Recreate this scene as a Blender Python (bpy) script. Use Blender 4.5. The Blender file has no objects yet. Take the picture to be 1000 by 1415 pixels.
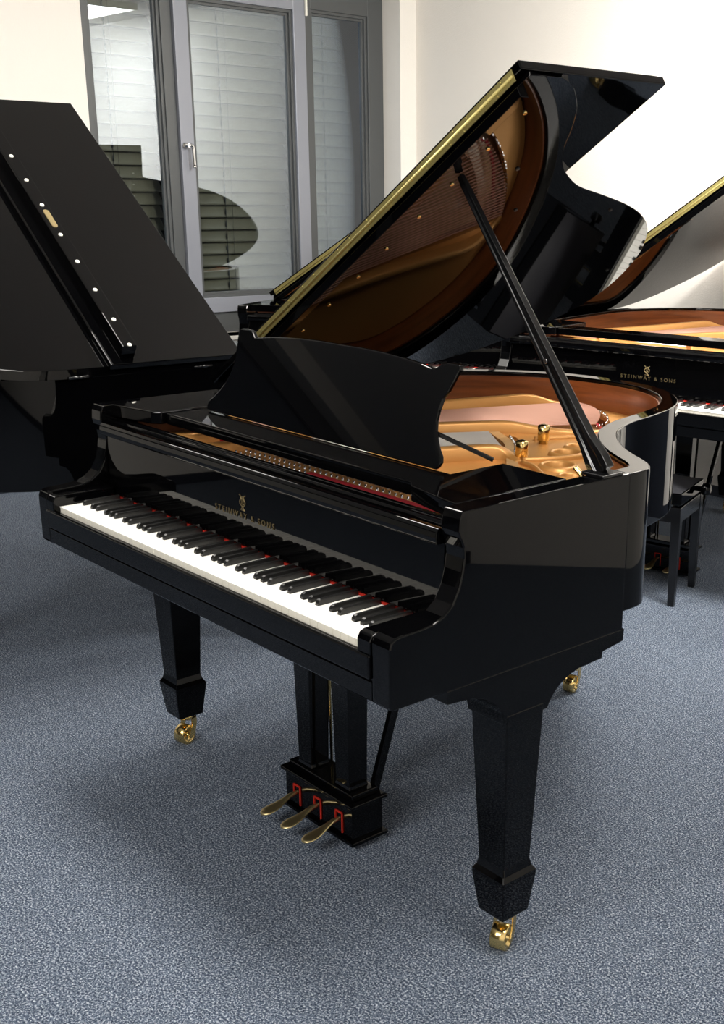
import bpy, bmesh, math, random
import numpy as np
from mathutils import Vector, Matrix

random.seed(7)
COL = bpy.context.scene.collection
PI = math.pi

# ------------------------------------------------------------------ materials
def mat(name, color, rough=.5, metal=0., spec=.5, coat=0., coat_rough=.03, build=None):
    m = bpy.data.materials.new(name); m.use_nodes = True
    nt = m.node_tree; b = nt.nodes['Principled BSDF']
    b.inputs['Base Color'].default_value = (*color, 1)
    b.inputs['Roughness'].default_value = rough
    b.inputs['Metallic'].default_value = metal
    b.inputs['Specular IOR Level'].default_value = spec
    b.inputs['Coat Weight'].default_value = coat
    b.inputs['Coat Roughness'].default_value = coat_rough
    if build: build(nt, b)
    return m

def tex_coord(nt, scale=(1, 1, 1)):
    tc = nt.nodes.new('ShaderNodeTexCoord'); mp = nt.nodes.new('ShaderNodeMapping')
    mp.inputs['Scale'].default_value = scale
    nt.links.new(tc.outputs['Object'], mp.inputs['Vector'])
    return mp.outputs['Vector']

def noise(nt, vec, scale, detail=3, rough=.5):
    n = nt.nodes.new('ShaderNodeTexNoise')
    n.inputs['Scale'].default_value = scale; n.inputs['Detail'].default_value = detail
    n.inputs['Roughness'].default_value = rough
    nt.links.new(vec, n.inputs['Vector']); return n.outputs['Fac']

def ramp(nt, fac, stops):
    r = nt.nodes.new('ShaderNodeValToRGB')
    while len(r.color_ramp.elements) < len(stops): r.color_ramp.elements.new(.5)
    for e, (p, c) in zip(r.color_ramp.elements, stops):
        e.position = p; e.color = (*c, 1)
    nt.links.new(fac, r.inputs['Fac']); return r.outputs['Color']

def bump(nt, b, fac, strength, dist=.002):
    bp = nt.nodes.new('ShaderNodeBump'); bp.inputs['Strength'].default_value = strength
    bp.inputs['Distance'].default_value = dist
    nt.links.new(fac, bp.inputs['Height']); nt.links.new(bp.outputs['Normal'], b.inputs['Normal'])

def b_carpet(nt, b):
    v = tex_coord(nt)
    a = noise(nt, v, 215, 2, .9)
    c = ramp(nt, a, [(.33, (.008, .012, .026)), (.45, (.060, .080, .118)), (.54, (.140, .170, .218)), (.66, (.56, .60, .64))])
    big = noise(nt, v, 30, 5, .7)
    c2 = ramp(nt, big, [(.3, (.70, .71, .73)), (.7, (.98, .99, 1.02))])
    mx = nt.nodes.new('ShaderNodeMix'); mx.data_type = 'RGBA'; mx.blend_type = 'MULTIPLY'
    mx.inputs['Factor'].default_value = 1
    nt.links.new(c, mx.inputs[6]); nt.links.new(c2, mx.inputs[7])
    nt.links.new(mx.outputs[2], b.inputs['Base Color'])
    bump(nt, b, a, .25, .002)

def b_wall(nt, b):
    v = tex_coord(nt)
    bump(nt, b, noise(nt, v, 120, 3, .6), .35, .004)

def b_wood(dark, light, sc):
    def f(nt, b):
        v = tex_coord(nt, sc)
        a = noise(nt, v, 3.0, 5, .6)
        nt.links.new(ramp(nt, a, [(.3, dark), (.7, light)]), b.inputs['Base Color'])
    return f

def b_gold(nt, b):
    v = tex_coord(nt)
    bump(nt, b, noise(nt, v, 300, 2), .06, .001)

def b_brush(nt, b):
    v = tex_coord(nt, (1, 1, 1))
    a = noise(nt, v, 60, 2)
    nt.links.new(ramp(nt, a, [(.3, (.10, .10, .10)), (.7, (.3, .3, .3))]), b.inputs['Roughness'])

M = dict(
    lacquer=mat('black_lacquer', (.0008, .0008, .0010), .025, spec=.25),
    satin=mat('black_satin', (.004, .004, .0045), .16),
    blackkey=mat('ebony_key', (.008, .008, .008), .28),
    whitekey=mat('ivory_white', (.86, .84, .78), .22),
    keyfront=mat('key_front_cream', (.80, .77, .68), .35),
    felt=mat('red_felt', (.38, .02, .012), .95, spec=.1),
    redcloth=mat('crimson_cloth', (.32, .02, .03), .9, spec=.1),
    mahogany=mat('mahogany', (.3, .1, .03), .30, coat=.25, coat_rough=.12, build=b_wood((.105, .027, .006), (.27, .078, .020), (1.2, .8, 16))),
    gold=mat('gold_plate_paint', (.60, .295, .085), .40, metal=.40, build=b_gold),
    soundboard=mat('spruce_soundboard', (.62, .42, .24), .35, coat=.4, build=b_wood((.46, .27, .12), (.6, .38, .18), (18, 1, 1))),
    brass=mat('polished_brass', (.80, .60, .25), .18, metal=1, ),
    pedalbrass=mat('worn_pedal_brass', (.82, .66, .34), .33, metal=1),
    brushed=mat('satin_brass', (.80, .60, .25), .3, metal=1, build=b_brush),
    brassdull=mat('inlaid_brass', (.27, .21, .11), .4, metal=1),
    hingebrass=mat('brushed_hinge_brass', (.44, .375, .14), .40, metal=.85),
    copper=mat('copper_string', (.88, .50, .38), .38, metal=.7),
    steel=mat('steel_string', (.75, .73, .70), .3, metal=1),
    pin=mat('nickel_pin', (.55, .55, .58), .25, metal=1),
    chrome=mat('chrome', (.8, .8, .8), .12, metal=1),
    rubber=mat('cream_rubber', (.78, .76, .68), .6),
    darkrubber=mat('black_rubber', (.01, .01, .01), .6),
    carpet=mat('blue_grey_carpet', (.1, .13, .18), 1, spec=.05, build=b_carpet),
    wall=mat('white_woodchip_wall', (.80, .765, .71), .85, spec=.2, build=b_wall),
    ceil=mat('white_ceiling', (.80, .79, .77), .9, spec=.2),
    backwall=mat('dimmed_front_wall', (.10, .095, .09), .85, spec=.2, build=b_wall),  # colour darkened so the lacquer mirrors an unlit end of the room
    base=mat('navy_baseboard', (.012, .018, .032), .7),
    frame=mat('anthracite_aluminium', (.085, .09, .092), .42, metal=.2),
    sash=mat('light_grey_aluminium', (.25, .262, .30), .42, metal=.2),
    blind=mat('olive_grey_slat', (.22, .20, .145), .45, spec=.4),
    cord=mat('dark_cord', (.03, .03, .03), .8),
    leather=mat('black_leather', (.02, .02, .024), .5, build=lambda nt, b: bump(nt, b, noise(nt, tex_coord(nt), 200, 2), .3)),
    night=mat('night_outside', (.004, .005, .007), 1),
)
gl = bpy.data.materials.new('window_glass'); gl.use_nodes = True
nt = gl.node_tree; nt.nodes.remove(nt.nodes['Principled BSDF'])
out = nt.nodes['Material Output']
fr = nt.nodes.new('ShaderNodeFresnel'); fr.inputs['IOR'].default_value = 1.62
ml = nt.nodes.new('ShaderNodeMath'); ml.operation = 'MULTIPLY'; ml.inputs[1].default_value = 2.5; ml.use_clamp = True
tr = nt.nodes.new('ShaderNodeBsdfTransparent'); tr.inputs['Color'].default_value = (.90, .93, .92, 1)
gs = nt.nodes.new('ShaderNodeBsdfGlossy'); gs.inputs['Roughness'].default_value = 0; gs.inputs['Color'].default_value = (.80, .88, 1, 1)
mx = nt.nodes.new('ShaderNodeMixShader')
nt.links.new(fr.outputs[0], ml.inputs[0]); nt.links.new(ml.outputs[0], mx.inputs[0])
nt.links.new(tr.outputs[0], mx.inputs[1]); nt.links.new(gs.outputs[0], mx.inputs[2]); nt.links.new(mx.outputs[0], out.inputs[0])
M['glass'] = gl
def emis(name, c, s):
    m = bpy.data.materials.new(name); m.use_nodes = True
    b = m.node_tree.nodes['Principled BSDF']
    b.inputs['Base Color'].default_value = (.8, .8, .8, 1)
    b.inputs['Emission Color'].default_value = (*c, 1); b.inputs['Emission Strength'].default_value = s
    return m

# ------------------------------------------------------------------ mesh helpers
def obj(name, bm, m, parent=None, bevel=0, seg=2, smooth=False, mats=None):
    if isinstance(bm, bmesh.types.BMesh):
        bmesh.ops.recalc_face_normals(bm, faces=bm.faces[:])
        me = bpy.data.meshes.new(name); bm.to_mesh(me); bm.free()
        if smooth:
            for p in me.polygons: p.use_smooth = True
        me.materials.append(M[m])
        for x in (mats or []): me.materials.append(M[x])
    else: me = bm
    o = bpy.data.objects.new(name, me); COL.objects.link(o)
    if parent: o.parent = parent
    if bevel:
        bv = o.modifiers.new('bevel', 'BEVEL'); bv.width = bevel; bv.segments = seg
        bv.limit_method = 'ANGLE'; bv.angle_limit = math.radians(35); bv.harden_normals = False
    return o

def box(bm, x0, x1, y0, y1, z0, z1, mi=0):
    vs = [bm.verts.new(p) for p in ((x0,y0,z0),(x1,y0,z0),(x1,y1,z0),(x0,y1,z0),(x0,y0,z1),(x1,y0,z1),(x1,y1,z1),(x0,y1,z1))]
    for f in ((3,2,1,0),(4,5,6,7),(0,1,5,4),(1,2,6,5),(2,3,7,6),(3,0,4,7)):
        bm.faces.new([vs[i] for i in f]).material_index = mi
    return vs

def B(*a):
    bm = bmesh.new(); box(bm, *a); return bm

def prism(bm, pts, fn, a, b, mi=0):
    """polygon pts (u,v) extruded between a and b through fn(u,v,w)->xyz"""
    A = [bm.verts.new(fn(u, v, a)) for u, v in pts]; C = [bm.verts.new(fn(u, v, b)) for u, v in pts]
    n = len(pts)
    for i in range(n):
        bm.faces.new((A[i], A[(i+1) % n], C[(i+1) % n], C[i])).material_index = mi
    bm.faces.new(A[::-1]).material_index = mi; bm.faces.new(C).material_index = mi

def tube(bm, pts, r, n=10, cap=True, mi=0):
    pts = [Vector(p) for p in pts]; rs = r if isinstance(r, (list, tuple)) else [r]*len(pts)
    t0 = (pts[1]-pts[0]).normalized()
    up = Vector((0, 0, 1)) if abs(t0.z) < .9 else Vector((1, 0, 0))
    u = t0.cross(up).normalized(); rings = []
    for i, p in enumerate(pts):
        t = (pts[min(i+1, len(pts)-1)]-pts[max(i-1, 0)]).normalized()
        u = (u - t*u.dot(t)).normalized(); w = t.cross(u)
        rings.append([bm.verts.new(p + (u*math.cos(2*PI*k/n)+w*math.sin(2*PI*k/n))*rs[i]) for k in range(n)])
    for a, b in zip(rings, rings[1:]):
        for k in range(n):
            f = bm.faces.new((a[k], a[(k+1) % n], b[(k+1) % n], b[k])); f.smooth = True; f.material_index = mi
    if cap:
        bm.faces.new(rings[0][::-1]).material_index = mi; bm.faces.new(rings[-1]).material_index = mi

def lathe(bm, prof, c, axis='z', n=20, mi=0):
    rings = []
    for (h, r) in prof:
        ring = []
        for k in range(n):
            a, b = r*math.cos(2*PI*k/n), r*math.sin(2*PI*k/n)
            ring.append(bm.verts.new({'z': (c[0]+a, c[1]+b, c[2]+h), 'x': (c[0]+h, c[1]+a, c[2]+b), 'y': (c[0]+a, c[1]+h, c[2]+b)}[axis]))
        rings.append(ring)
    for a, b in zip(rings, rings[1:]):
        for k in range(n):
            f = bm.faces.new((a[k], a[(k+1) % n], b[(k+1) % n], b[k])); f.smooth = True; f.material_index = mi
    bm.faces.new(rings[0][::-1]).material_index = mi; bm.faces.new(rings[-1]).material_index = mi

def beam(bm, a, b, w, h, up=(0, 0, 1), w2=None, h2=None):
    """rectangular bar from a to b, w across, h along up"""
    a, b = Vector(a), Vector(b); t = (b-a).normalized(); s = t.cross(Vector(up)).normalized(); u = s.cross(t)
    V = []
    for p, ww, hh in ((a, w, h), (b, w2 or w, h2 or h)):
        V.append([bm.verts.new(p+s*i*ww/2+u*j*hh/2) for i, j in ((-1,-1),(1,-1),(1,1),(-1,1))])
    for k in range(4): bm.faces.new((V[0][k], V[0][(k+1) % 4], V[1][(k+1) % 4], V[1][k]))
    bm.faces.new(V[0][::-1]); bm.faces.new(V[1])

def catmull(P, n=6):
    out = []
    for i in range(len(P)-1):
        p0, p1, p2, p3 = P[max(i-1, 0)], P[i], P[i+1], P[min(i+2, len(P)-1)]
        for k in range(n):
            t = k/n
            out.append(tuple(.5*((2*b)+(c-a)*t+(2*a-5*b+4*c-d)*t*t+(3*b-a-3*c+d)*t**3) for a, b, c, d in zip(p0, p1, p2, p3)))
    out.append(tuple(P[-1])); return out

def offset(path, d):
    res = []
    for i in range(len(path)):
        a, b = path[max(i-1, 0)], path[min(i+1, len(path)-1)]
        tx, ty = b[0]-a[0], b[1]-a[1]; L = math.hypot(tx, ty) or 1
        res.append((path[i][0]-ty/L*d, path[i][1]+tx/L*d))
    return res

def tag(o, label=None, cat=None, group=None, kind=None):
    if label: o['label'] = label
    if cat: o['category'] = cat
    if group: o['group'] = group
    if kind: o['kind'] = kind
    return o

def empty(name, loc=(0, 0, 0), rz=0, parent=None):
    o = bpy.data.objects.new(name, None); COL.objects.link(o)
    o.empty_display_size = .2; o.location = loc; o.rotation_euler = (0, 0, rz)
    if parent: o.parent = parent
    return o

def text_mesh(s, size, spacing, extrude=.0006):
    cu = bpy.data.curves.new('lettering', 'FONT'); cu.body = s; cu.size = size
    cu.space_character = spacing; cu.align_x = 'CENTER'; cu.extrude = extrude; cu.offset = 0
    o = bpy.data.objects.new('lettering_source', cu); COL.objects.link(o)
    dg = bpy.context.evaluated_depsgraph_get(); dg.update()
    me = bpy.data.meshes.new_from_object(o.evaluated_get(dg))
    bpy.data.objects.remove(o); return me

# ------------------------------------------------------------------ piano geometry data
ZT = .992
HW = .702
OUT = catmull([(.7025,.60),(.7025,.635),(.697,.668),(.676,.697),(.640,.724),(.590,.752),(.528,.792),(.457,.853),(.392,.932),(.350,1.027),(.322,1.148),
       (.283,1.272),(.228,1.369),(.145,1.452),(.057,1.503),(-.026,1.528),(-.12,1.534),(-.22,1.524),(-.33,1.496),(-.44,1.436),(-.545,1.340),(-.640,1.21),(-.690,1.09),(-.702,.96),(-.702,.80),(-.702,.60)], 5)
T_RIM = .046
INN = offset(OUT, T_RIM)
LIDO = [(.0,.512),(1.40,.512),(1.402,.56)] + catmull([(1.402,.60),(1.385,.645),(1.35,.690),(1.31,.730),(1.25,.772),(1.185,.810),(1.132,.853),(1.088,.906),(1.036,.998),(1.000,1.118),(.955,1.259),(.903,1.375),
        (.825,1.485),(.705,1.583),(.57,1.643),(.42,1.662),(.29,1.615),(.165,1.505),(.075,1.38),(.02,1.24),(.003,1.12),(0,1.0)], 4)
KZ = .763
WK = .02356

def ring_strip(bm, outer, inner, z0, z1):
    R = [[bm.verts.new((o[0], o[1], z0)), bm.verts.new((o[0], o[1], z1)), bm.verts.new((i[0], i[1], z1)), bm.verts.new((i[0], i[1], z0))] for o, i in zip(outer, inner)]
    for a, b in zip(R, R[1:]):
        for k in range(4): bm.faces.new((a[k], b[k], b[(k+1) % 4], a[(k+1) % 4])).smooth = True
    for a, b in zip(R, R[1:]):
        for k in range(4):
            e = bm.edges.get((a[k], b[k]))
            if e: e.smooth = False
    bm.faces.new(R[0]); bm.faces.new(R[-1][::-1])

ARM = [(-.010,.660),(-.014,.668),(-.014,.776),(-.010,.788),(.0,.794),(.017,.796),(.056,.797),(.085,.800),(.108,.808),(.130,.825),(.145,.852),(.153,.880),(.157,.905),(.155,.925),(.148,.942),(.145,.955),(.147,.978),(.153,ZT),(.605,ZT),(.605,.700),(.605,.660)]

def case_mesh(zb=.70):
    bm = bmesh.new()
    ring_strip(bm, OUT, INN, zb, ZT)
    for s in (1, -1):
        prism(bm, ARM, lambda u, v, w: (s*w, u, v), HW-.050, HW+.0005)
    return bm

def white_key_mesh(i):
    # i index 0..51 ; A0 first. notches where a black key sits
    names = 'ABCDEFG'; nm = names[i % 7]
    right = nm in 'ACDFG' and i != 51; left = nm in 'ABDEG' and i != 0
    x0, x1 = .0005, WK-.0005; y1 = .148
    nr, nl = .0065, .0065
    pts = [(x0, 0), (x1, 0)]
    pts += [(x1, .0495), (x1-nr, .0495), (x1-nr, y1)] if right else [(x1, y1)]
    pts += [(x0+nl, y1), (x0+nl, .0495), (x0, .0495)] if left else [(x0, y1)]
    bm = bmesh.new(); prism(bm, pts, lambda u, v, w: (u, v, w), KZ-.003, KZ)
    prism(bm, [(a, max(b, .0012)) for a, b in pts], lambda u, v, w: (u, v, w), KZ-.024, KZ-.003, 1)
    return bm

def black_key_mesh():
    bm = bmesh.new()
    w, t = .0052, .0042
    sec = [(.0500, KZ-.004, w), (.0505, KZ+.004, w), (.0535, KZ+.0095, w-.0006), (.058, KZ+.0115, t), (.147, KZ+.0115, t)]
    top = []; bot = []
    for (y, z, h) in sec:
        top.append((bm.verts.new((-h, y, z)), bm.verts.new((h, y, z))))
        bot.append((bm.verts.new((-w, y, KZ-.006)), bm.verts.new((w, y, KZ-.006))))
    for i in range(len(sec)-1):
        bm.faces.new((top[i][0], top[i][1], top[i+1][1], top[i+1][0]))
        bm.faces.new((bot[i][0], bot[i+1][0], bot[i+1][1], bot[i][1]))
        bm.faces.new((top[i][1], bot[i][1], bot[i+1][1], top[i+1][1]))
        bm.faces.new((top[i][0], top[i+1][0], bot[i+1][0], bot[i][0]))
    bm.faces.new((top[0][0], bot[0][0], bot[0][1], top[0][1])); bm.faces.new((top[-1][0], top[-1][1], bot[-1][1], bot[-1][0]))
    return bm

# ---- cast iron plate: outline with openings, traced by marching squares
def poly_sdf(X, Y, P):
    P = np.array(P); d = np.full(X.shape, 1e9); s = np.ones(X.shape)
    n = len(P); j = n-1
    for i in range(n):
        ex, ey = P[j][0]-P[i][0], P[j][1]-P[i][1]; wx, wy = X-P[i][0], Y-P[i][1]
        t = np.clip((wx*ex+wy*ey)/(ex*ex+ey*ey+1e-12), 0, 1)
        d = np.minimum(d, (wx-ex*t)**2+(wy-ey*t)**2)
        c1 = Y >= P[i][1]; c2 = Y < P[j][1]; c3 = ex*wy > ey*wx
        flip = (c1 & c2 & c3) | (~c1 & ~c2 & ~c3); s = np.where(flip, -s, s); j = i
    return s*np.sqrt(d)

def smooth_poly(P, n=4):
    Q = P[-1:]+P+P[:2]; return catmull(Q, n)[n:-n][:len(P)*n]

BASS = [(-.56,.60),(-.46,.56),(-.40,.62),(-.33,.78),(-.251,.938),(-.166,1.085),(-.115,1.150),(-.055,1.150),(.005,1.142),(.045,1.165),(.068,1.235),(.035,1.315),(-.03,1.385),(-.11,1.440),(-.19,1.462),(-.25,1.425),(-.32,1.24),(-.375,1.06),(-.46,.82)]
MIDO = [(-.33,.58),(-.29,.54),(-.08,.54),(-.01,.57),(.035,.66),(.075,.745),(.10,.80),(.125,.825),(.185,.80),(.175,.835),(.03,.965),(-.03,.99),(-.085,.94),(-.14,.84),(-.24,.70)]
TREB = [(.22,.52),(.36,.52),(.38,.57),(.33,.63),(.27,.65),(.22,.62)]
HOLES = [(.312,.812,.036),(.228,.932,.034),(.200,1.010,.030),(.172,1.115,.030),(.41,.755,.026),(.46,.70,.02)]
PL_IN = [(p[0], p[1]) for p in offset(OUT, T_RIM+.014)]
def plate_mesh():
    bnd = [(.64, .26)] + PL_IN + [(-.64, .26)]
    h = .0085
    xs = np.arange(-.67, .68, h); ys = np.arange(.24, 1.52, h)
    X, Y = np.meshgrid(xs, ys, indexing='ij')
    F = poly_sdf(X, Y, bnd)
    for P in (BASS, MIDO, TREB): F = np.maximum(F, -poly_sdf(X, Y, smooth_poly(P)))
    for x, y, r in HOLES: F = np.maximum(F, r-np.hypot(X-x, Y-y))
    bm = bmesh.new(); V = {}
    def key(kind, i, j):
        k = (kind, i, j)
        if k in V: return V[k]
        if kind == 0: p = (xs[i], ys[j])
        elif kind == 1:
            t = F[i, j]/(F[i, j]-F[i+1, j]); p = (xs[i]+h*t, ys[j])
        else:
            t = F[i, j]/(F[i, j]-F[i, j+1]); p = (xs[i], ys[j]+h*t)
        V[k] = bm.verts.new((p[0], p[1], .905)); return V[k]
    for i in range(len(xs)-1):
        for j in range(len(ys)-1):
            cs = [(i, j), (i+1, j), (i+1, j+1), (i, j+1)]
            ins = [F[c] < 0 for c in cs]
            if not any(ins): continue
            poly = []
            for k in range(4):
                a, b = cs[k], cs[(k+1) % 4]
                if ins[k]: poly.append(key(0, *a))
                if ins[k] != ins[(k+1) % 4]:
                    if a[1] == b[1]: poly.append(key(1, min(a[0], b[0]), a[1]))
                    else: poly.append(key(2, a[0], min(a[1], b[1])))
            q = []
            for p in poly:
                if p not in q: q.append(p)
            if len(q) >= 3:
                try: bm.faces.new(q)
                except ValueError: pass
    r = bmesh.ops.extrude_face_region(bm, geom=bm.faces[:])
    for v in [g for g in r['geom'] if isinstance(g, bmesh.types.BMVert)]: v.co.z -= .018
    # raised lips and ribs
    def rib(a, b, w=.016, z=.925, z0=.90, w2=None):
        beam(bm, (a[0], a[1], (z+z0)/2), (b[0], b[1], (z+z0)/2), w, z-z0, w2=w2)
    for x, y, rr in HOLES:
        n = 28; ring = []
        for k in range(n):
            c, s = math.cos(2*PI*k/n), math.sin(2*PI*k/n)
            ring.append([bm.verts.new((x+c*q, y+s*q, z)) for q, z in ((rr-.001, .890), (rr-.001, .910), (rr+.004, .915), (rr+.010, .911), (rr+.014, .903))])
        for k in range(n):
            a, b = ring[k], ring[(k+1) % n]
            for m in range(4): bm.faces.new((a[m], b[m], b[m+1], a[m+1])).smooth = True
    def wall(pts, w, z0=.897, n=5):
        c = catmull(pts, n); A = offset([(p[0], p[1]) for p in c], w/2); D = offset([(p[0], p[1]) for p in c], -w/2)
        prev = None
        for p, q, r in zip(c, A, D):
            e = .006
            cur = [bm.verts.new((q[0], q[1], z0)), bm.verts.new((q[0], q[1], p[2]-e)), bm.verts.new((q[0]*.8+r[0]*.2, q[1]*.8+r[1]*.2, p[2])),
                   bm.verts.new((q[0]*.2+r[0]*.8, q[1]*.2+r[1]*.8, p[2])), bm.verts.new((r[0], r[1], p[2]-e)), bm.verts.new((r[0], r[1], z0))]
            if prev:
                for k in range(5): bm.faces.new((prev[k], prev[k+1], cur[k+1], cur[k])).smooth = True
            else: bm.faces.new(cur)
            prev = cur
        bm.faces.new(prev[::-1])
    wall([(-.60,.44,.945),(-.54,.62,.945),(-.465,.82,.945),(-.395,1.04,.945),(-.345,1.24,.944),(-.315,1.35,.942),(-.28,1.42,.920),(-.23,1.475,.908)], .022)
    wall([(-.40,.44,.938),(-.26,.68,.938),(-.17,.84,.938),(-.105,.95,.938),(-.065,1.02,.936),(-.02,1.07,.925),(.035,1.115,.918),(.085,1.18,.914),(.10,1.26,.910)], .026)
    wall([(.02,.44,.940),(.07,.60,.940),(.115,.71,.940),(.150,.770,.938),(.185,.785,.920),(.225,.77,.912)], .030)
    wall([(.05,1.0,.914),(.085,1.06,.914),(.12,1.13,.914),(.145,1.20,.912)], .010)
    wall([(.215,.79,.916),(.262,.87,.916),(.285,.95,.915),(.285,1.03,.912)], .010)
    wall([(.235,.77,.916),(.30,.75,.916),(.40,.68,.916),(.47,.62,.915)], .010)
    wall([(-.50,.27,.93),(-.46,.35,.93),(-.40,.44,.93)], .022)
    wall([(-.34,.27,.93),(-.33,.35,.93),(-.30,.44,.93)], .022)
    wall([(-.63,.44,.93),(-.3,.455,.93),(.1,.45,.93),(.5,.44,.93),(.63,.44,.93)], .02)
    return bm

def strings_mesh(kind):
    bm = bmesh.new()
    if kind == 'bass':
        for k in range(30):
            t = k/29
            a = (-.565+.19*t, .46, .922); b = (-.215+.27*t, 1.450-.215*t*t, .920)
            tube(bm, [a, b], .0022, 6)
    else:
        for k in range(52):
            t = k/51
            if t < .75: q = t/.75; a = (-.33+.31*q, .46, .918); b = (-.075+.21*q, .955-.14*q, .914)
            else: q = (t-.75)/.25; a = (.20+.38*q, .46, .918); b = (.26+.34*q, .62-.06*q, .914)
            tube(bm, [a, b], .0012, 5)
    return bm

def plane_lid(ang):
    c, s = math.cos(ang), math.sin(ang)
    return lambda u, v, w: (-HW+u*c-w*s, v, ZT-.005+u*s+w*c)

CACHE = {}
def cached(k, f, m, smooth=False, mats=None, name=None):
    if k not in CACHE:
        bm = f()
        if isinstance(bm, bmesh.types.BMesh):
            bmesh.ops.recalc_face_normals(bm, faces=bm.faces[:])
            me = bpy.data.meshes.new(name or k); bm.to_mesh(me); bm.free()
            me.materials.append(M[m])
            for x in (mats or []): me.materials.append(M[x])
            if smooth:
                for p in me.polygons: p.use_smooth = True
        else:
            me = bm; me.materials.clear(); me.materials.append(M[m])
        CACHE[k] = me
    return CACHE[k]

def emblem_mesh():
    bm = bmesh.new()
    # lyre over a pedal foot, in the x-z plane around origin
    s = .0009
    def T(pts, r=s): tube(bm, [(a, 0, b) for a, b in pts], r, 6)
    for g in (1, -1):
        T(catmull([(g*.002,-.004),(g*.009,-.001),(g*.0105,.006),(g*.006,.012),(g*.007,.018),(g*.012,.021)], 5), .0012)
        T([(g*.002,-.004),(g*.003,-.010),(g*.009,-.013)], .001)
    T([(-.007,.017),(.007,.017)]); T([(-.010,-.0135),(.010,-.0135)], .0012); T([(-.006,.0),(.006,.0)])
    for q in (-.004,-.0015,.0015,.004): T([(q,0),(q,.017)], .0005)
    return bm

def leg_mesh(full=True):
    bm = bmesh.new()
    prof = [(.565,.0505),(.556,.0505),(.548,.0505),(.215,.0375),(.200,.041),(.190,.0475),(.180,.0475),(.092,.037)]
    prev = None
    for z, h in prof:
        r = [bm.verts.new((a*h, b*h, z)) for a, b in ((-1,-1),(1,-1),(1,1),(-1,1))]
        if prev:
            for k in range(4): bm.faces.new((prev[k], prev[(k+1) % 4], r[(k+1) % 4], r[k]))
        else: bm.faces.new(r)
        prev = r
    bm.faces.new(prev[::-1])
    return bm

def caster_mesh():
    bm = bmesh.new()
    lathe(bm, [(-.004,.010),(.004,.010)], (0, 0, .094), 'z', 14)
    lathe(bm, [(0,.022),(.004,.024),(.009,.024),(.011,.012)], (0, 0, .078), 'z', 20)
    for s in (1, -1):
        prism(bm, catmull([(.020,.083),(.022,.066),(.018,.045),(.009,.028),(-.002,.018),(-.012,.022),(-.011,.032),(-.003,.042),(.004,.058),(.002,.083)], 3),
              lambda u, v, w: (s*w, u, v), .0190, .0225)
    box(bm, -.0225, .0225, -.010, .021, .076, .082)
    return bm
def wheel_mesh():
    bm = bmesh.new()
    lathe(bm, [(-.010,.010),(-.010,.017),(-.0165,.020),(-.0175,.026),(-.0155,.0285),(.0155,.0285),(.0175,.026),(.0165,.020),(.010,.017),(.010,.010)], (0, -.006, .0285), 'x', 36)
    lathe(bm, [(-.0235,.006),(.0235,.006)], (0, -.006, .0285), 'x', 14)
    return bm

DESK = [(.0,1.190),(.08,1.1905),(.16,1.1885),(.235,1.184),(.29,1.179),(.322,1.1745),(.333,1.1745),(.341,1.180),(.350,1.1865),(.365,1.189),(.405,1.189),(.4055,1.178),(.400,1.155),(.394,1.135),(.386,1.122),(.385,1.10),(.388,1.078),(.396,1.060),(.407,1.044),(.420,1.030),(.436,1.016),(.441,1.006),(.437,.996),(.432,.9925)]

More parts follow.
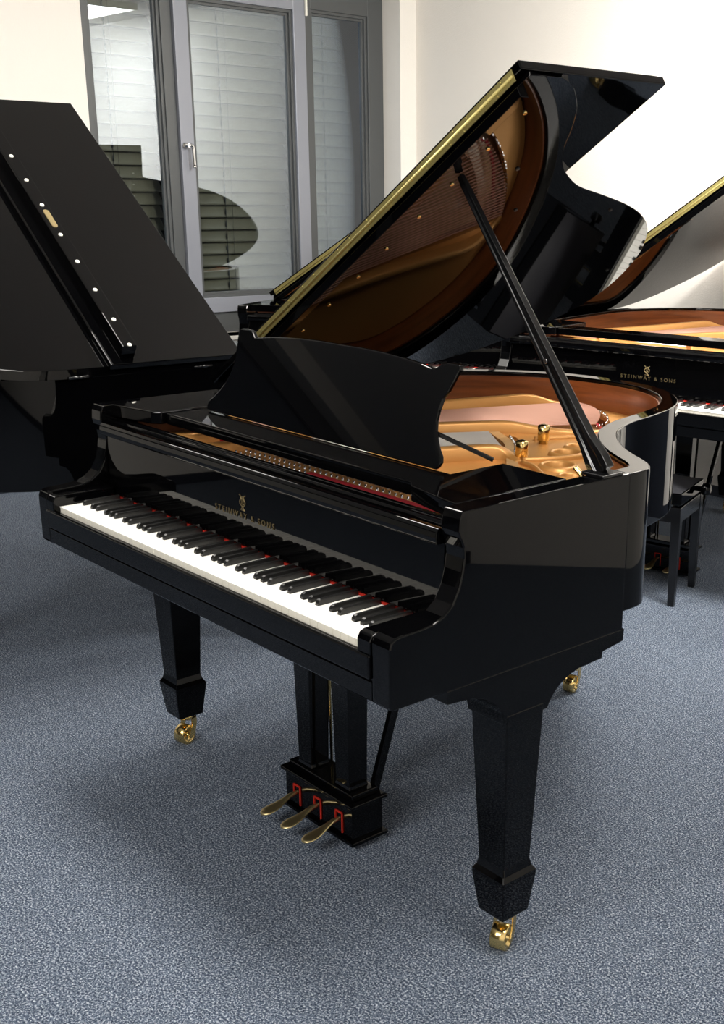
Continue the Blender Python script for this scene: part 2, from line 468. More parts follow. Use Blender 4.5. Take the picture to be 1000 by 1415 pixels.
def grand_piano(label, loc, rz, lid_angle, desk=True, stick=True, pedals=True, group=None, rim_z=.70):
    P = empty('grand_piano', loc, rz)
    tag(P, label, 'piano', group)
    obj('case', cached('case%g' % rim_z, lambda: case_mesh(rim_z), 'lacquer', name='case'), None, P, bevel=.0035, seg=3)
    def lining():
        bm = bmesh.new()
        o = [(HW-.050,.245)]+INN+[(-HW+.050,.245)]
        ring_strip(bm, [(p[0], p[1]) for p in offset(o, .0005)], offset(o, .007), .84, .980)
        return bm
    obj('inner_rim', cached('inner_rim', lining, 'mahogany', smooth=False), None, P)
    def sb():
        bm = bmesh.new(); pts = [(.648,.25)]+INN+[(-.648,.25)]
        prism(bm, pts, lambda u, v, w: (u, v, w), .845, .857); return bm
    obj('soundboard', cached('soundboard', sb, 'soundboard'), None, P)
    obj('iron_plate', cached('iron_plate', plate_mesh, 'gold'), None, P)
    o = obj('bass_strings', cached('bass_strings', lambda: strings_mesh('bass'), 'copper'), None, P); tag(o, 'copper wound bass strings', kind='stuff')
    o = obj('treble_strings', cached('treble_strings', lambda: strings_mesh('treble'), 'steel'), None, P); tag(o, 'bright steel strings', kind='stuff')
    def pins():
        bm = bmesh.new()
        for r in range(3):
            for k in range(46):
                x = -.33+k*.0207+r*.004
                lathe(bm, [(0,.0026),(.016,.0026)], (x, .325+r*.026, .895), 'z', 6)
        return bm
    tag(obj('tuning_pins', cached('tuning_pins', pins, 'pin'), None, P), kind='stuff')
    def felt(b):
        bm = bmesh.new(); box(bm, *b); return bm
    for k, b in enumerate(((-.62,.62,.405,.425,.897,.914), (.02,.62,.300,.316,.897,.917), (-.58,-.38,.36,.385,.897,.920))):
        obj('string_felt', cached('string_felt%d' % k, lambda: felt(b), 'redcloth', name='string_felt'), None, P)
    def damp():
        bm = bmesh.new()
        pts = catmull([(.05,1.20),(.035,1.27),(-.02,1.34),(-.09,1.39),(-.18,1.425)], 3)
        for p, q in zip(pts, pts[1:]): beam(bm, (*p,.885), (*q,.885), .008, .006)
        return bm
    obj('hitch_felt', cached('hitch_felt', damp, 'redcloth'), None, P)
    def bridge():
        bm = bmesh.new()
        pts = catmull([(.42,.62),(.28,.70),(.17,.80),(.06,.90),(-.03,.95),(-.12,1.0)], 4)
        for a, b in zip(pts, pts[1:]): beam(bm, (*a,.884), (*b,.884), .028, .055)
        return bm
    obj('treble_bridge', cached('treble_bridge', bridge, 'soundboard'), None, P)
    def bridge():
        bm = bmesh.new()
        pts = catmull([(.03,1.18),(-.03,1.26),(-.12,1.33),(-.21,1.36)], 4)
        for a, b in zip(pts, pts[1:]): beam(bm, (*a,.884), (*b,.884), .028, .055)
        return bm
    obj('bass_bridge', cached('bass_bridge', bridge, 'soundboard'), None, P)
    def hitch():
        bm = bmesh.new()
        for pts, n in (([(.058,1.20),(.035,1.30),(-.03,1.38),(-.11,1.43),(-.19,1.45)], 24), ([(.14,.84),(.08,.90),(.0,.96)], 22)):
            c = catmull(pts, 8)
            for k in range(n):
                p = c[int(k*(len(c)-1)/(n-1))]; lathe(bm, [(0,.0022),(.014,.0022)], (p[0], p[1], .902), 'z', 6)
        return bm
    tag(obj('hitch_pins', cached('hitch_pins', hitch, 'chrome'), None, P), kind='stuff')
    def post():
        bm = bmesh.new(); lathe(bm, [(0,.012),(.012,.012),(.013,.0155),(.050,.0155),(.052,.012),(.054,.005)], (0, 0, .902), 'z', 18); return bm
    for x, y in ((.203,.800),(.098,.985)):
        q = obj('plate_bolt', cached('plate_bolt', post, 'brass'), None, P); q.location = (x, y, 0)
    # key bed, key slip
    def kb():
        bm = bmesh.new(); box(bm, -.6515,.6515,-.010,.62,.662,.715)
        prism(bm, [(-.010,.662),(-.014,.666),(-.014,.700),(-.004,.706),(-.004,.715)], lambda u, v, w: (w, u, v), -.6515, .6515)
        return bm
    obj('key_bed', cached('key_bed', kb, 'lacquer'), None, P, bevel=.002)
    obj('key_slip', cached('key_slip', lambda: B(-.6515,.6515,-.020,-.004,.706,.7525), 'lacquer'), None, P, bevel=.004, seg=3)
    for s in (1, -1):
        def blk(s=s):
            a, b = sorted((s*.6135, s*.6505))
            bm = bmesh.new(); prism(bm, [(-.016,.715),(-.016,.776),(-.010,.787),(.0,.790),(.148,.790),(.148,.715)], lambda u, v, w: (w, u, v), a, b); return bm
        obj('cheek_block', cached('cheek_block%d' % s, blk, 'lacquer', name='cheek_block'), None, P, bevel=.003, seg=3)
    # keys
    for i in range(52):
        nm = 'ABCDEFG'[i % 7]; kk = 'wk'+(nm if 0 < i < 51 else nm+str(i))
        q = obj('white_key', cached(kk, lambda: white_key_mesh(i), 'whitekey', mats=['keyfront'], name='white_key'), None, P, bevel=.0007, seg=1)
        q.location = (-26*WK+i*WK, 0, 0)
        if nm in 'ACDFG' and i < 51:
            sh = {'A': .0015, 'C': -.0018, 'D': .0018, 'F': -.0025, 'G': 0}[nm]
            q = obj('black_key', cached('black_key', black_key_mesh, 'blackkey'), None, P, bevel=.001, seg=2)
            q.location = (-26*WK+(i+1)*WK+sh, 0, 0)
    obj('key_felt', cached('key_felt', lambda: B(-.612,.612,.1485,.154,.752,.7665), 'felt'), None, P)
    # fallboard with lettering
    def fb():
        bm = bmesh.new()
        prism(bm, [(.1540,.768),(.1548,.80),(.1582,.921),(.1425,.921),(.1385,.925),(.1375,.934),(.139,.945),(.145,.951),(.162,.949),(.166,.944),(.172,.944),(.174,.768)],
              lambda u, v, w: (w, u, v), -.648, .648)
        return bm
    F = obj('fallboard', cached('fallboard', fb, 'lacquer'), None, P, bevel=.0012)
    q = obj('maker_lettering', cached('lettering', lambda: text_mesh('STEINWAY & SONS', .0195, 1.52), 'brassdull'), None, F)
    q.location = (-.012, .1548, .829); q.rotation_euler = (PI/2, 0, 0); q['label'] = 'dull brass maker lettering'
    q = obj('lyre_emblem', cached('emblem', emblem_mesh, 'brassdull'), None, F); q.location = (-.018, .1562, .861)
    q['label'] = 'dull brass lyre emblem'
    def stretch():
        bm = bmesh.new()
        prism(bm, [(.176,.90),(.176,.948),(.180,.953),(.186,.953),(.188,.948),(.192,.948),(.194,.955),(.206,.955),(.210,.950),(.210,.90)], lambda u, v, w: (w, u, v), -.65, .65); return bm
    obj('stretcher', cached('stretcher', stretch, 'lacquer'), None, P, bevel=.0015)
    # desk tray with side panels
    obj('desk_tray', cached('desk_tray', lambda: B(-.473,.473,.232,.335,.962,.990), 'lacquer'), None, P, bevel=.003, seg=3)
    for s in (1, -1):
        def pan(s=s):
            bm = bmesh.new()
            prism(bm, [(s*.477,.222),(s*.50,.205),(s*.60,.186),(s*.655,.178),(s*.655,.470),(s*.477,.470)], lambda u, v, w: (u, v, w), .962, .9935); return bm
        obj('side_panel', cached('side_panel%d' % s, pan, 'lacquer', name='side_panel'), None, P, bevel=.003, seg=3)
    if desk:
        def dk():
            pts = [(x, z) for x, z in DESK]; pts = pts+[(-x, z) for x, z in pts[::-1] if x > 0]
            bm = bmesh.new(); prism(bm, pts, lambda u, v, w: (u, .323+(v-.992)*.468+w, v+.0008), 0, .011); return bm
        D = obj('music_desk', cached('music_desk', dk, 'lacquer'), None, P, bevel=.003, seg=3)
        def pr():
            bm = bmesh.new()
            beam(bm, (.37,.372,1.055), (.455,.462,.998), .014, .007)
            return bm
        obj('desk_support', cached('desk_support', pr, 'satin'), None, P)
        q = obj('desk_support', cached('desk_support', pr, 'satin'), None, P); q.scale = (-1, 1, 1)
    # lid
    L = plane_lid(lid_angle)
    def lid():
        bm = bmesh.new(); up = offset(LIDO, .020); n = len(LIDO)
        up = [(min(max(a, .004), 1.388), max(b, .512)) for a, b in up]
        A = [bm.verts.new(L(u, v, 0)) for u, v in LIDO]; C1 = [bm.verts.new(L(u, v, .021)) for u, v in up]
        for i in range(n): bm.faces.new((A[i], A[(i+1) % n], C1[(i+1) % n], C1[i])).smooth = 3 < i < n-2
        bm.faces.new(A[::-1]); bm.faces.new(C1)
        for i in range(n):
            for q in (A, C1):
                e = bm.edges.get((q[i], q[(i+1) % n]))
                if e: e.smooth = False
        prism(bm, [(.035,.5125),(1.362,.5125),(1.362,.534),(.035,.534)], L, -.019, .002)
        return bm
    LD = obj('lid', lid(), 'lacquer', P, bevel=.0012, seg=2)
    def flap():
        bm = bmesh.new()
        prism(bm, [(.0,.5125),(1.388,.5125),(1.388,.948),(.0,.948)], L, .0225, .0425)
        # lip moulding near the free edge
        prism(bm, [(.022,.866),(1.26,.866),(1.26,.912),(.022,.912)], L, .0425, .090)
        return bm
    FL = obj('lid_flap', flap(), 'lacquer', P, bevel=.003, seg=3)
    hs = .17 if desk else .03
    def hinge():
        bm = bmesh.new()
        prism(bm, [(hs,.0120),(1.365,.0120),(1.365,.0365),(hs,.0365)], lambda u, v, w: L(u, w, v), .5105, .5128)
        N = 1
        for k in range(N):
            u0 = hs+k*(1.365-hs)/N; tube(bm, [L(u0+.0003, .5100, .0230), L(u0+(1.365-hs)/N-.0003, .5100, .0230)], .0034, 8)
        for k in range(15):
            u0 = .19+k*.079+.02*math.sin(k*2.3)
            for w in (.0155, .0330):
                a = Vector(L(u0+(.018 if w > .02 else 0), .5110, w)); b = Vector(L(u0+(.018 if w > .02 else 0), .5092, w)); tube(bm, [a, b], [.0026, .0018], 8)
        return bm
    obj('piano_hinge', hinge(), 'hingebrass', P)
    for k in range(8):
        bm = bmesh.new(); u0 = (.003+.024, .142, .281, .418, .552, .705, .837, .969)[k]
        tube(bm, [L(u0, .889, .090), L(u0, .889, .0935)], [.0072, .006], 14)
        obj('rubber_buffer', bm, 'rubber', FL)
    bm = bmesh.new()
    pl = [(.635+(.036 if k < 10 else -.036)+.009*math.cos(PI*(k % 10)/9-PI/2+(0 if k < 10 else PI)), .889+.009*math.sin(PI*(k % 10)/9-PI/2+(0 if k < 10 else PI))) for k in range(20)]
    prism(bm, pl, L, .090, .0925); obj('lock_plate', bm, 'pedalbrass', FL)
    for k, (u, v) in enumerate(((1.29,.595),(1.166,.595),(1.034,.596),(.903,.597),(.764,.598),(.632,.60),(.489,.60),(.351,.60),(1.098,.74),(.93,.878),(.93,1.22),(.60,1.54))):
        bm = bmesh.new(); tube(bm, [L(u, v, .001), L(u, v, -.003)], [.0055, .0045], 12)
        obj('buffer', bm, 'brass' if k < 8 else 'darkrubber', LD)
    bm = bmesh.new()
    bm.free()
    for y in (.64, 1.04):
        bm = bmesh.new(); tube(bm, [(-HW-.001, y-.03, ZT-.001), (-HW-.001, y+.03, ZT-.001)], .005, 10)
        obj('lid_hinge', bm, 'satin', P)
    if stick:
        bm = bmesh.new()
        top = Vector(L(1.072, .590, -.004)); a = Vector((.672, .555, ZT+.004)); t = (top-a).normalized()
        nrm = Vector((0, -1, 0)); s = t.cross(nrm).normalized()
        secs = [(0,.026,.010),(.04,.026,.010),(.10,.018,.010),(.16,.0165,.010),(.60,.0105,.008),(.97,.0075,.007),(1,.006,.006)]
        prev = None
        for f, w, h in secs:
            c = a.lerp(top, f); r = [bm.verts.new(c+s*i*w+nrm*j*h) for i, j in ((-1,-1),(-.35,-1),(.35,-1),(1,-1),(1,1),(.45,1),(.30,.72),(-.30,.72),(-.45,1),(-1,1))]
            if prev:
                for k in range(10): bm.faces.new((prev[k], prev[(k+1) % 10], r[(k+1) % 10], r[k]))
            else: bm.faces.new(r)
            prev = r
        bm.faces.new(prev[::-1])
        S = obj('lid_prop', bm, 'satin', P, bevel=.0012)
        bm = bmesh.new(); c = a.lerp(top, .36)+nrm*.009; tube(bm, [c, c+nrm*.004], .005, 12); obj('pivot_screw', bm, 'pin', S)
        bm = bmesh.new(); box(bm, .64, .70, .525, .585, ZT-.001, ZT+.006); obj('prop_socket', bm, 'satin', P, bevel=.002)
        bm = bmesh.new(); tube(bm, catmull([(.655,.50,.935),(.648,.52,.965),(.640,.53,.985),(.62,.53,1.0)], 4), .006, 8); obj('prop_catch', bm, 'brass', P)
    # legs
    for s in (1, -1):
        lg = obj('leg', cached('leg', leg_mesh, 'lacquer'), None, P, bevel=.0025, seg=2); lg.location = (s*.652, .323, 0)
        c = obj('caster', cached('caster', caster_mesh, 'brass'), None, lg); c.rotation_euler = (0, 0, .42 if s > 0 else .30)
        w = obj('caster_wheel', cached('caster_wheel', wheel_mesh, 'brass'), None, lg); w.rotation_euler = c.rotation_euler
        def br(s=s):
            a, b = sorted((s*.598, s*.7015)); bm = bmesh.new()
            prism(bm, [(.12,.661),(.12,.634),(.18,.630)]+catmull([(.18,.630),(.225,.612),(.255,.585),(.265,.556)], 3)+[(.265,.548),(.386,.548)]+catmull([(.390,.556),(.405,.576),(.435,.597),(.475,.609)], 3)+[(.545,.612),(.547,.626),(.610,.634),(.612,.661)],
                  lambda u, v, w: (w, u, v), a, b); return bm
        obj('leg_bracket', cached('leg_bracket%d' % s, br, 'lacquer', name='leg_bracket'), None, P, bevel=.002)
    lg = obj('leg', cached('leg', leg_mesh, 'lacquer'), None, P, bevel=.0025); lg.location = (-.165, 1.425, 0)
    c = obj('caster', cached('caster', caster_mesh, 'brass'), None, lg); c.rotation_euler = (0, 0, .35)
    w = obj('caster_wheel', cached('caster_wheel', wheel_mesh, 'brass'), None, lg); w.rotation_euler = c.rotation_euler
    def beams():
        bm = bmesh.new(); box(bm, -.27,-.06,1.30,1.49,.64,.70)
        for x in (-.45, -.1, .3): box(bm, x-.035, x+.035, .62, 1.28 if x < .2 else .95, .69, .78)
        box(bm, -.656,.656,.60,.66,.665,.80)
        return bm
    obj('underframe', cached('underframe', beams, 'satin'), None, P, bevel=.002)
    if pedals:
        LY = obj('pedal_lyre', cached('pedal_lyre', lyre_mesh, 'lacquer'), None, P, bevel=.0025)
        for x in (-.088, 0, .088):
            q = obj('pedal', cached('pedal', pedal_mesh, 'pedalbrass'), None, LY); q.location = (x, 0, 0)
            def rf():
                bm = bmesh.new(); box(bm, -.0145,-.0115,.3145,.318,.058,.088); box(bm, .0115,.0145,.3145,.318,.034,.088); box(bm, -.0145,.0145,.3145,.318,.085,.088)
                return bm
            q = obj('pedal_felt', cached('pedal_felt', rf, 'felt'), None, LY); q.location = (x, 0, 0)
        for x in (-.045, .020, .083):
            def rod():
                bm = bmesh.new(); tube(bm, [(0,.395,.11),(0,.395,.665)], .0035, 8); return bm
            q = obj('pedal_rod', cached('pedal_rod', rod, 'brass'), None, LY); q.location = (x, 0, 0)
        for s in (1, -1):
            def brace(s=s):
                bm = bmesh.new(); beam(bm, (s*.108,.402,.10), (s*.172,.525,.665), .016, .022, (0,1,0)); return bm
            obj('lyre_brace', cached('lyre_brace%d' % s, brace, 'lacquer', name='lyre_brace'), None, LY, bevel=.002)
    return P

def lyre_mesh():
    bm = bmesh.new()
    box(bm, -.140,.140,.318,.410,.022,.118)
    box(bm, -.150,.150,.309,.419,.015,.026)
    box(bm, -.150,.150,.309,.419,.114,.124)
    box(bm, -.132,.132,.325,.403,.124,.142)
    for x in (-.078, .078):
        prev = None
        for z, hx, hy in ((.140,.030,.030),(.150,.0275,.027),(.60,.037,.032),(.664,.037,.032)):
            r = [bm.verts.new((x+i*hx, .364+j*hy, z)) for i, j in ((-1,-1),(1,-1),(1,1),(-1,1))]
            if prev:
                for k in range(4): bm.faces.new((prev[k], prev[(k+1) % 4], r[(k+1) % 4], r[k]))
            else: bm.faces.new(r[::-1])
            prev = r
        bm.faces.new(prev)
    return bm

def pedal_mesh():
    bm = bmesh.new()
    secs = [(.335,.066,.0055,.006),(.312,.068,.0055,.006),(.295,.066,.007,.006),(.275,.059,.0105,.0055),(.255,.053,.016,.005),(.238,.050,.0195,.0045),(.224,.048,.0190,.004),(.214,.046,.013,.0035),(.209,.045,.005,.002)]
    prev = None; n = 12
    for y, z, w, h in secs:
        r = [bm.verts.new((w*math.cos(2*PI*k/n), y, z+h*math.sin(2*PI*k/n))) for k in range(n)]
        if prev:
            for k in range(n): bm.faces.new((prev[k], prev[(k+1) % n], r[(k+1) % n], r[k])).smooth = True
        else: bm.faces.new(r)
        prev = r
    bm.faces.new(prev[::-1]); return bm

# ------------------------------------------------------------------ pianos
grand_piano('glossy black grand piano in front with music desk up and brass pedals in full view', (0, 0, 0), 0, .560)
grand_piano('black grand piano cut off at left, spine and raised lid top towards the viewer', (-1.795, 1.382, 0), 3.104, .600, desk=False, pedals=True, rim_z=.662)
grand_piano('black grand piano at right with a bench at its keys', (-.698, 2.296, 0), .210, .611, desk=False)
grand_piano('black grand piano mostly hidden, its corner and lid edge showing below the window', (-2.084, 2.088, 0), .506, .588, desk=False)

# ------------------------------------------------------------------ bench
def bench():
    a = math.atan2(-.348, -.937)        # long side runs away to the left
    R = empty('piano_bench', (-.441, 2.309, 0), math.atan2(.348, .937)+PI)
    tag(R, 'low black piano bench with padded top and round side knob at the right-hand piano', 'bench')
    # local x runs along the long side from the visible end, local y towards the viewer
    Lx, D = .56, .30
    for x in (.0, Lx-.036):
        for y in (-.0, -D+.034):
            bm = bmesh.new(); prev = None
            for z, h in ((0,.013),(.34,.018),(.395,.018)):
                r = [bm.verts.new((x+.018+i*h, y-.018+j*h, z)) for i, j in ((-1,-1),(1,-1),(1,1),(-1,1))]
                if prev:
                    for k in range(4): bm.faces.new((prev[k], prev[(k+1) % 4], r[(k+1) % 4], r[k]))
                else: bm.faces.new(r[::-1])
                prev = r
            bm.faces.new(prev); obj('leg', bm, 'satin', R, bevel=.002)
    bm = bmesh.new(); box(bm, .004,Lx-.004,-.022,-.004,.335,.395); box(bm, .004,Lx-.004,-D+.004,-D+.022,.335,.395)
    box(bm, .002,.02,-D+.02,-.02,.335,.395); box(bm, Lx-.02,Lx-.002,-D+.02,-.02,.335,.395)
    obj('apron', bm, 'satin', R, bevel=.002)
    bm = B(.0, Lx, -D, 0, .405, .450); S = obj('seat_frame', bm, 'lacquer', R, bevel=.004)
    bm = bmesh.new(); nx, ny = 10, 6
    g = [[bm.verts.new((.006+(Lx-.012)*i/nx, -D+.006+(D-.012)*j/ny, .450+.030*min(1, 3.2*min(i/nx, 1-i/nx, .35))**.5*min(1, 3.2*min(j/ny, 1-j/ny, .35))**.5)) for j in range(ny+1)] for i in range(nx+1)]
    for i in range(nx):
        for j in range(ny): bm.faces.new((g[i][j], g[i+1][j], g[i+1][j+1], g[i][j+1])).smooth = True
    for v in list(bm.verts): v.co.z = max(v.co.z, .4505)
    obj('seat_cushion', bm, 'leather', R, smooth=True)
    bm = bmesh.new(); lathe(bm, [(-.052,.012),(-.048,.021),(-.036,.025),(-.020,.023),(-.014,.010),(.0,.010)], (0, -D*.72, .428), 'x', 20)
    obj('height_knob', bm, 'chrome' if False else 'lacquer', R)
bench()

# ------------------------------------------------------------------ room
XW, YR, XE, YF, ZC = -3.844, 3.895, 2.79, -5.2, 2.80
def st(name, bm, m, parent=None, **k):
    o = obj(name, bm, m, parent, **k)
    if not parent: o['kind'] = 'structure'
    return o
st('floor', B(XW-.3, XE+.1, YF-.1, YR+.1, -.05, 0), 'carpet')
st('ceiling', B(XW-.3, XE+.1, YF-.1, YR+.1, ZC, ZC+.05), 'ceil')
WY0, WY1, WZ0, WZ1 = 1.735, 3.768, .705, 2.68
bm = bmesh.new()
box(bm, XW-.30, XW, YF-.1, -4.6, 0, ZC); box(bm, XW-.30, XW, -.9, WY0, 0, ZC); box(bm, XW-.30, XW, -4.6, -.9, 0, WZ0); box(bm, XW-.30, XW, -4.6, -.9, WZ1, ZC); box(bm, XW-.30, XW, WY1, YR+.1, 0, ZC)
box(bm, XW-.30, XW, WY0, WY1, 0, WZ0); box(bm, XW-.30, XW, WY0, WY1, WZ1, ZC)
st('wall_left', bm, 'wall')
st('wall_back', B(XW-.0, XE+.1, YR, YR+.1, 0, ZC), 'wall')
st('wall_right', B(XE, XE+.1, YF-.1, YR, 0, ZC), 'wall')
st('wall_front', B(XW, XE, YF-.1, YF, 0, ZC), 'backwall')
bm = bmesh.new(); prism(bm, [(XE, 2.09), (XE, YR), (1.42, YR), (1.42, 3.40)], lambda u, v, w: (u, v, w), 0, ZC); st('added_angled_wall', bm, 'wall')  # unseen angled wall, invented to shape the reflection on the piano side
st('added_dark_panel', B(.20, 1.40, YR-.05, YR-.005, 0, 2.45), 'base')  # unseen dark panel, added so the curved rim reflects something dark
st('baseboard_back', B(XW, XE, YR-.012, YR, 0, .055), 'base')
st('baseboard_left', B(XW, XW+.012, YF, YR-.012, 0, .055), 'base')
st('baseboard_right', B(XE-.012, XE, YF, YR-.012, 0, .055), 'base')
st('trim_1', B(XW-.15, XW+.02, WY0, WY1, WZ0-.02, WZ0+.0), 'wall')

FX = -4.01
def frame_bars(bm, y0, y1, z0, z1, w, x0, x1, wb=None, wt=None):
    wb = wb or w; wt = wt or w
    box(bm, x0, x1, y0, y0+w, z0, z1); box(bm, x0, x1, y1-w, y1, z0, z1)
    box(bm, x0, x1, y0+w, y1-w, z0, z0+wb); box(bm, x0, x1, y0+w, y1-w, z1-wt, z1)
# outer dark frame with mullions (window_1), fixed left light
def glass(y0, y1, z0, z1, x, parent):
    return obj('pane', B(x-.003, x, y0, y1, z0, z1), 'glass', parent)
bm = bmesh.new()
box(bm, FX-.06, FX, WY0, WY0+.110, WZ0, WZ1); box(bm, FX-.06, FX, 2.262, 2.325, WZ0, WZ1)
box(bm, FX-.06, FX, WY0+.11, 2.262, WZ0, .83); box(bm, FX-.06, FX, WY0+.11, 2.262, 2.50, WZ1)
W1 = st('window_1', bm, 'frame', bevel=.002)
bm = bmesh.new(); frame_bars(bm, WY0+.11, 2.262, .83, 2.50, .016, FX-.052, FX-.012); frame_bars(bm, WY0+.126, 2.246, .846, 2.484, .012, FX-.055, FX-.028)
obj('glazing_bead', bm, 'frame', W1, bevel=.001)
glass(1.858, 2.236, .858, 2.472, FX-.040, W1)
bm = bmesh.new()
box(bm, FX-.06, FX-.002, 2.325, 3.18, .705, .83); box(bm, FX-.06, FX-.002, 2.325, 3.18, 2.545, WZ1)
W2 = st('window_2', bm, 'frame', bevel=.002)
bm = bmesh.new(); frame_bars(bm, 2.327, 3.178, .825, 2.56, .083, FX-.03, FX+.025, .085, .07)
SA = obj('sash', bm, 'sash', W2, bevel=.003)
bm = bmesh.new(); frame_bars(bm, 2.410, 3.095, .910, 2.49, .016, FX-.03, FX+.008); frame_bars(bm, 2.426, 3.079, .926, 2.474, .014, FX-.035, FX-.008)
obj('glazing_bead', bm, 'frame', W2, bevel=.001)
glass(2.436, 3.070, .936, 2.464, FX-.020, W2)
H = bmesh.new()
lathe(H, [(0,.016),(.012,.016),(.014,.012),(.05,.011)], (FX+.025, 2.348, 1.735), 'x', 16)
tube(H, catmull([(FX+.068, 2.348, 1.735),(FX+.072, 2.362, 1.735),(FX+.072, 2.372, 1.725),(FX+.072, 2.374, 1.70),(FX+.072, 2.376, 1.625)], 5), .0095, 12)
lathe(H, [(-.005,.011),(.004,.011)], (FX+.072, 2.376, 1.624), 'z', 12)
obj('handle', H, 'chrome', W2)
obj('hinge_cap', B(FX+.026, FX+.040, 3.172, 3.186, 2.465, 2.60), 'rubber', W2, bevel=.003)
bm = bmesh.new()
box(bm, FX-.06, FX, 3.18, 3.232, WZ0, WZ1); box(bm, FX-.06, FX, 3.652, WY1, WZ0, WZ1)
box(bm, FX-.06, FX, 3.232, 3.652, WZ0, .83); box(bm, FX-.06, FX, 3.232, 3.652, 2.51, WZ1)
W3 = st('window_3', bm, 'frame', bevel=.002)
bm = bmesh.new(); frame_bars(bm, 3.232, 3.652, .83, 2.51, .016, FX-.052, FX-.012); frame_bars(bm, 3.248, 3.636, .846, 2.494, .014, FX-.055, FX-.028)
obj('glazing_bead', bm, 'frame', W3, bevel=.001)
glass(3.262, 3.622, .860, 2.480, FX-.040, W3)

def slat_mesh(w):
    bm = bmesh.new(); n = 6; A = []
    for k in range(n+1):
        t = k/n-.5; d = .078
        # tilted, slightly crowned slat; inner edge low
        x = t*.044+.010*(1-4*t*t); z = -t*d*.90
        A.append((bm.verts.new((x, 0, z)), bm.verts.new((x, w, z)), bm.verts.new((x-.0012, 0, z)), bm.verts.new((x-.0012, w, z))))
    for a, b in zip(A, A[1:]):
        bm.faces.new((a[0], a[1], b[1], b[0])).smooth = True; bm.faces.new((a[2], b[2], b[3], a[3])).smooth = True
        bm.faces.new((a[0], b[0], b[2], a[2])); bm.faces.new((a[1], a[3], b[3], b[1]))
    bm.faces.new((A[0][0], A[0][2], A[0][3], A[0][1])); bm.faces.new((A[-1][0], A[-1][1], A[-1][3], A[-1][2]))
    return bm
for wi, (y0, y1, lab) in enumerate(((1.80, 2.28, 'closed grey outdoor venetian blind behind the narrow left pane'),
                       (2.36, 3.13, 'closed grey outdoor venetian blind behind the wide middle sash with the handle'),
                       (3.20, 3.70, 'closed grey outdoor venetian blind behind the right pane nearest the room corner'))):
    Bd = empty('venetian_blind', (-4.17, y0, .86)); tag(Bd, lab, 'blind', 'outdoor blinds behind the window panes')
    me = None
    for k in range(25):
        if me is None:
            q = obj('slat', slat_mesh(y1-y0), 'blind', Bd); me = q.data
        else: q = obj('slat', me, None, Bd)
        q.location = (0, 0, .04+k*.0695)
    for f in (.42, .48):
        bm = bmesh.new(); yy = (y1-y0)*f
        tube(bm, [(.028, yy, 0), (.028, yy, 1.78)], .002 if f < .45 else .0012, 6)
        if f < .45:
            for k in range(25): tube(bm, [(.026, yy, .022+k*.0695), (.026, yy, .052+k*.0695)], .005, 6)
        obj('ladder_cord', bm, 'cord', Bd)
    obj('bottom_rail', B(-.02, .02, 0, y1-y0, -.02, .0), 'cord', Bd)
st('night_backdrop', B(-4.60, -4.55, -5.4, 4.6, 0, 3.2), 'night')  # dark sheet put outside as the night behind blinds and panes
bm = bmesh.new(); frame_bars(bm, -4.6, -.9, WZ0, WZ1, .08, FX-.06, FX, .12, .12); box(bm, FX-.06, FX, -2.80, -2.70, WZ0+.12, WZ1-.12)
W4 = st('added_dark_window', bm, 'frame', bevel=.002)  # unseen window, added to give the music desk a dark reflection
glass(-4.52, -2.80, WZ0+.12, WZ1-.12, FX-.03, W4); glass(-2.70, -.98, WZ0+.12, WZ1-.12, FX-.03, W4)

# ------------------------------------------------------------------ lights
def ceiling_lamp(x, y, sx, sy, power, label, col=(1, .96, .9)):
    t = empty('ceiling_light', (x, y, ZC)); tag(t, label, 'lamp', 'ceiling light panels')
    bm = bmesh.new()
    for a in ((-sx/2-.02, -sx/2, -sy/2-.02, sy/2+.02), (sx/2, sx/2+.02, -sy/2-.02, sy/2+.02), (-sx/2, sx/2, -sy/2-.02, -sy/2), (-sx/2, sx/2, sy/2, sy/2+.02)):
        box(bm, *a, -.045, 0)
    obj('housing', bm, 'rubber', t)
    l = bpy.data.lights.new('panel', 'AREA'); l.shape = 'RECTANGLE'; l.size = sx; l.size_y = sy; l.energy = power; l.color = col
    o = bpy.data.objects.new('light_panel', l); COL.objects.link(o); o.parent = t; o.location = (0, 0, -.03)
    return t
LAMPS = [(-.9, 3.2, 1.2, .6, 42), (-.9, .3, 1.2, .6, 50), (1.5, .3, 1.2, .6, 50), (-2.9, .3, 1.0, .5, 14), (1.5, -2.6, 1.2, .6, 70)]  # first panel is mirrored in the window, the others are added for light
for i, (x, y, sx, sy, e) in enumerate(LAMPS):
    ceiling_lamp(x, y, sx, sy, e, 'flat white ceiling light panel overhead, out of view; most of the set is added')
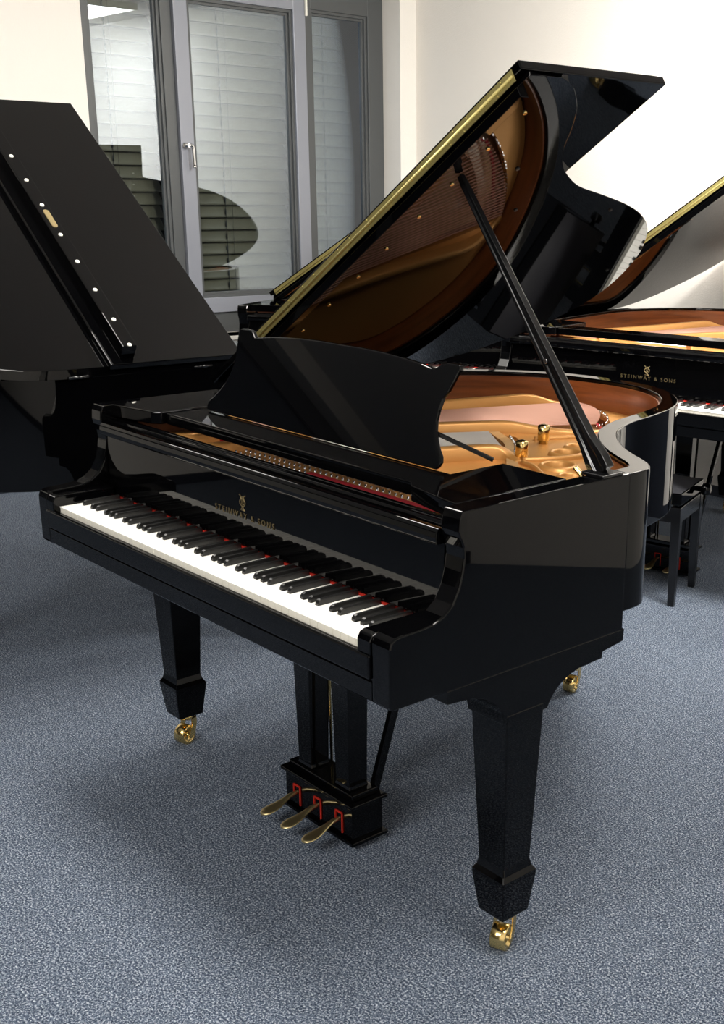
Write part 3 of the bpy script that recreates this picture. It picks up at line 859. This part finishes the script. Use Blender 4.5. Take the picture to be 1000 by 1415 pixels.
def softbox(loc, target, sx, sy, power, lab='added studio lamp aimed at the white wall, out of view', col=(1, .97, .92)):
    l = bpy.data.lights.new('softbox', 'AREA'); l.shape = 'RECTANGLE'; l.size = sx; l.size_y = sy; l.energy = power; l.color = col
    o = bpy.data.objects.new('added_studio_lamp', l); COL.objects.link(o); o.location = loc
    o.rotation_euler = (Vector(target)-Vector(loc)).to_track_quat('-Z', 'Y').to_euler()
    tag(o, lab, 'lamp'); return o
softbox((.3, 2.1, 2.5), (-1.9, 3.9, 1.3), .6, .6, 140)  # unseen lamp, added to brighten the white wall
softbox((.4, -3.0, 2.55), (0, .1, .5), .8, .8, 62, 'added studio lamp in front of the keyboard, out of view')  # unseen lamp, added to brighten key fronts and pedals

w = bpy.data.worlds.new('night'); bpy.context.scene.world = w; w.use_nodes = True
w.node_tree.nodes['Background'].inputs[0].default_value = (.01, .012, .016, 1)

# ------------------------------------------------------------------ camera
CX, CY, CZ, YAW, PIT, ROL, F, PPX, PPY = 2.1686754, -1.1904220, 1.5250468, -.8123117, .3129336, .0140915, 1633.3107, 164.9133, 83.34393
fw = Vector((math.sin(YAW)*math.cos(PIT), math.cos(YAW)*math.cos(PIT), -math.sin(PIT)))
rt = Vector((math.cos(YAW), -math.sin(YAW), 0)); up = rt.cross(fw)
r2 = rt*math.cos(ROL)+up*math.sin(ROL); u2 = -rt*math.sin(ROL)+up*math.cos(ROL)
cam = bpy.data.cameras.new('camera'); co = bpy.data.objects.new('camera', cam); COL.objects.link(co)
co.matrix_world = Matrix((( r2.x, u2.x, -fw.x, CX), (r2.y, u2.y, -fw.y, CY), (r2.z, u2.z, -fw.z, CZ), (0, 0, 0, 1)))
cam.sensor_fit = 'VERTICAL'; cam.sensor_height = 36; cam.sensor_width = 36
cam.lens = F/1415*36
cam.shift_x = -PPX/1415; cam.shift_y = PPY/1415
cam.clip_start = .05
bpy.context.scene.camera = co
vs = bpy.context.scene.view_settings
vs.view_transform = 'Standard'; vs.look = 'None'; vs.gamma = 1; vs.use_curve_mapping = False; vs.exposure = 0
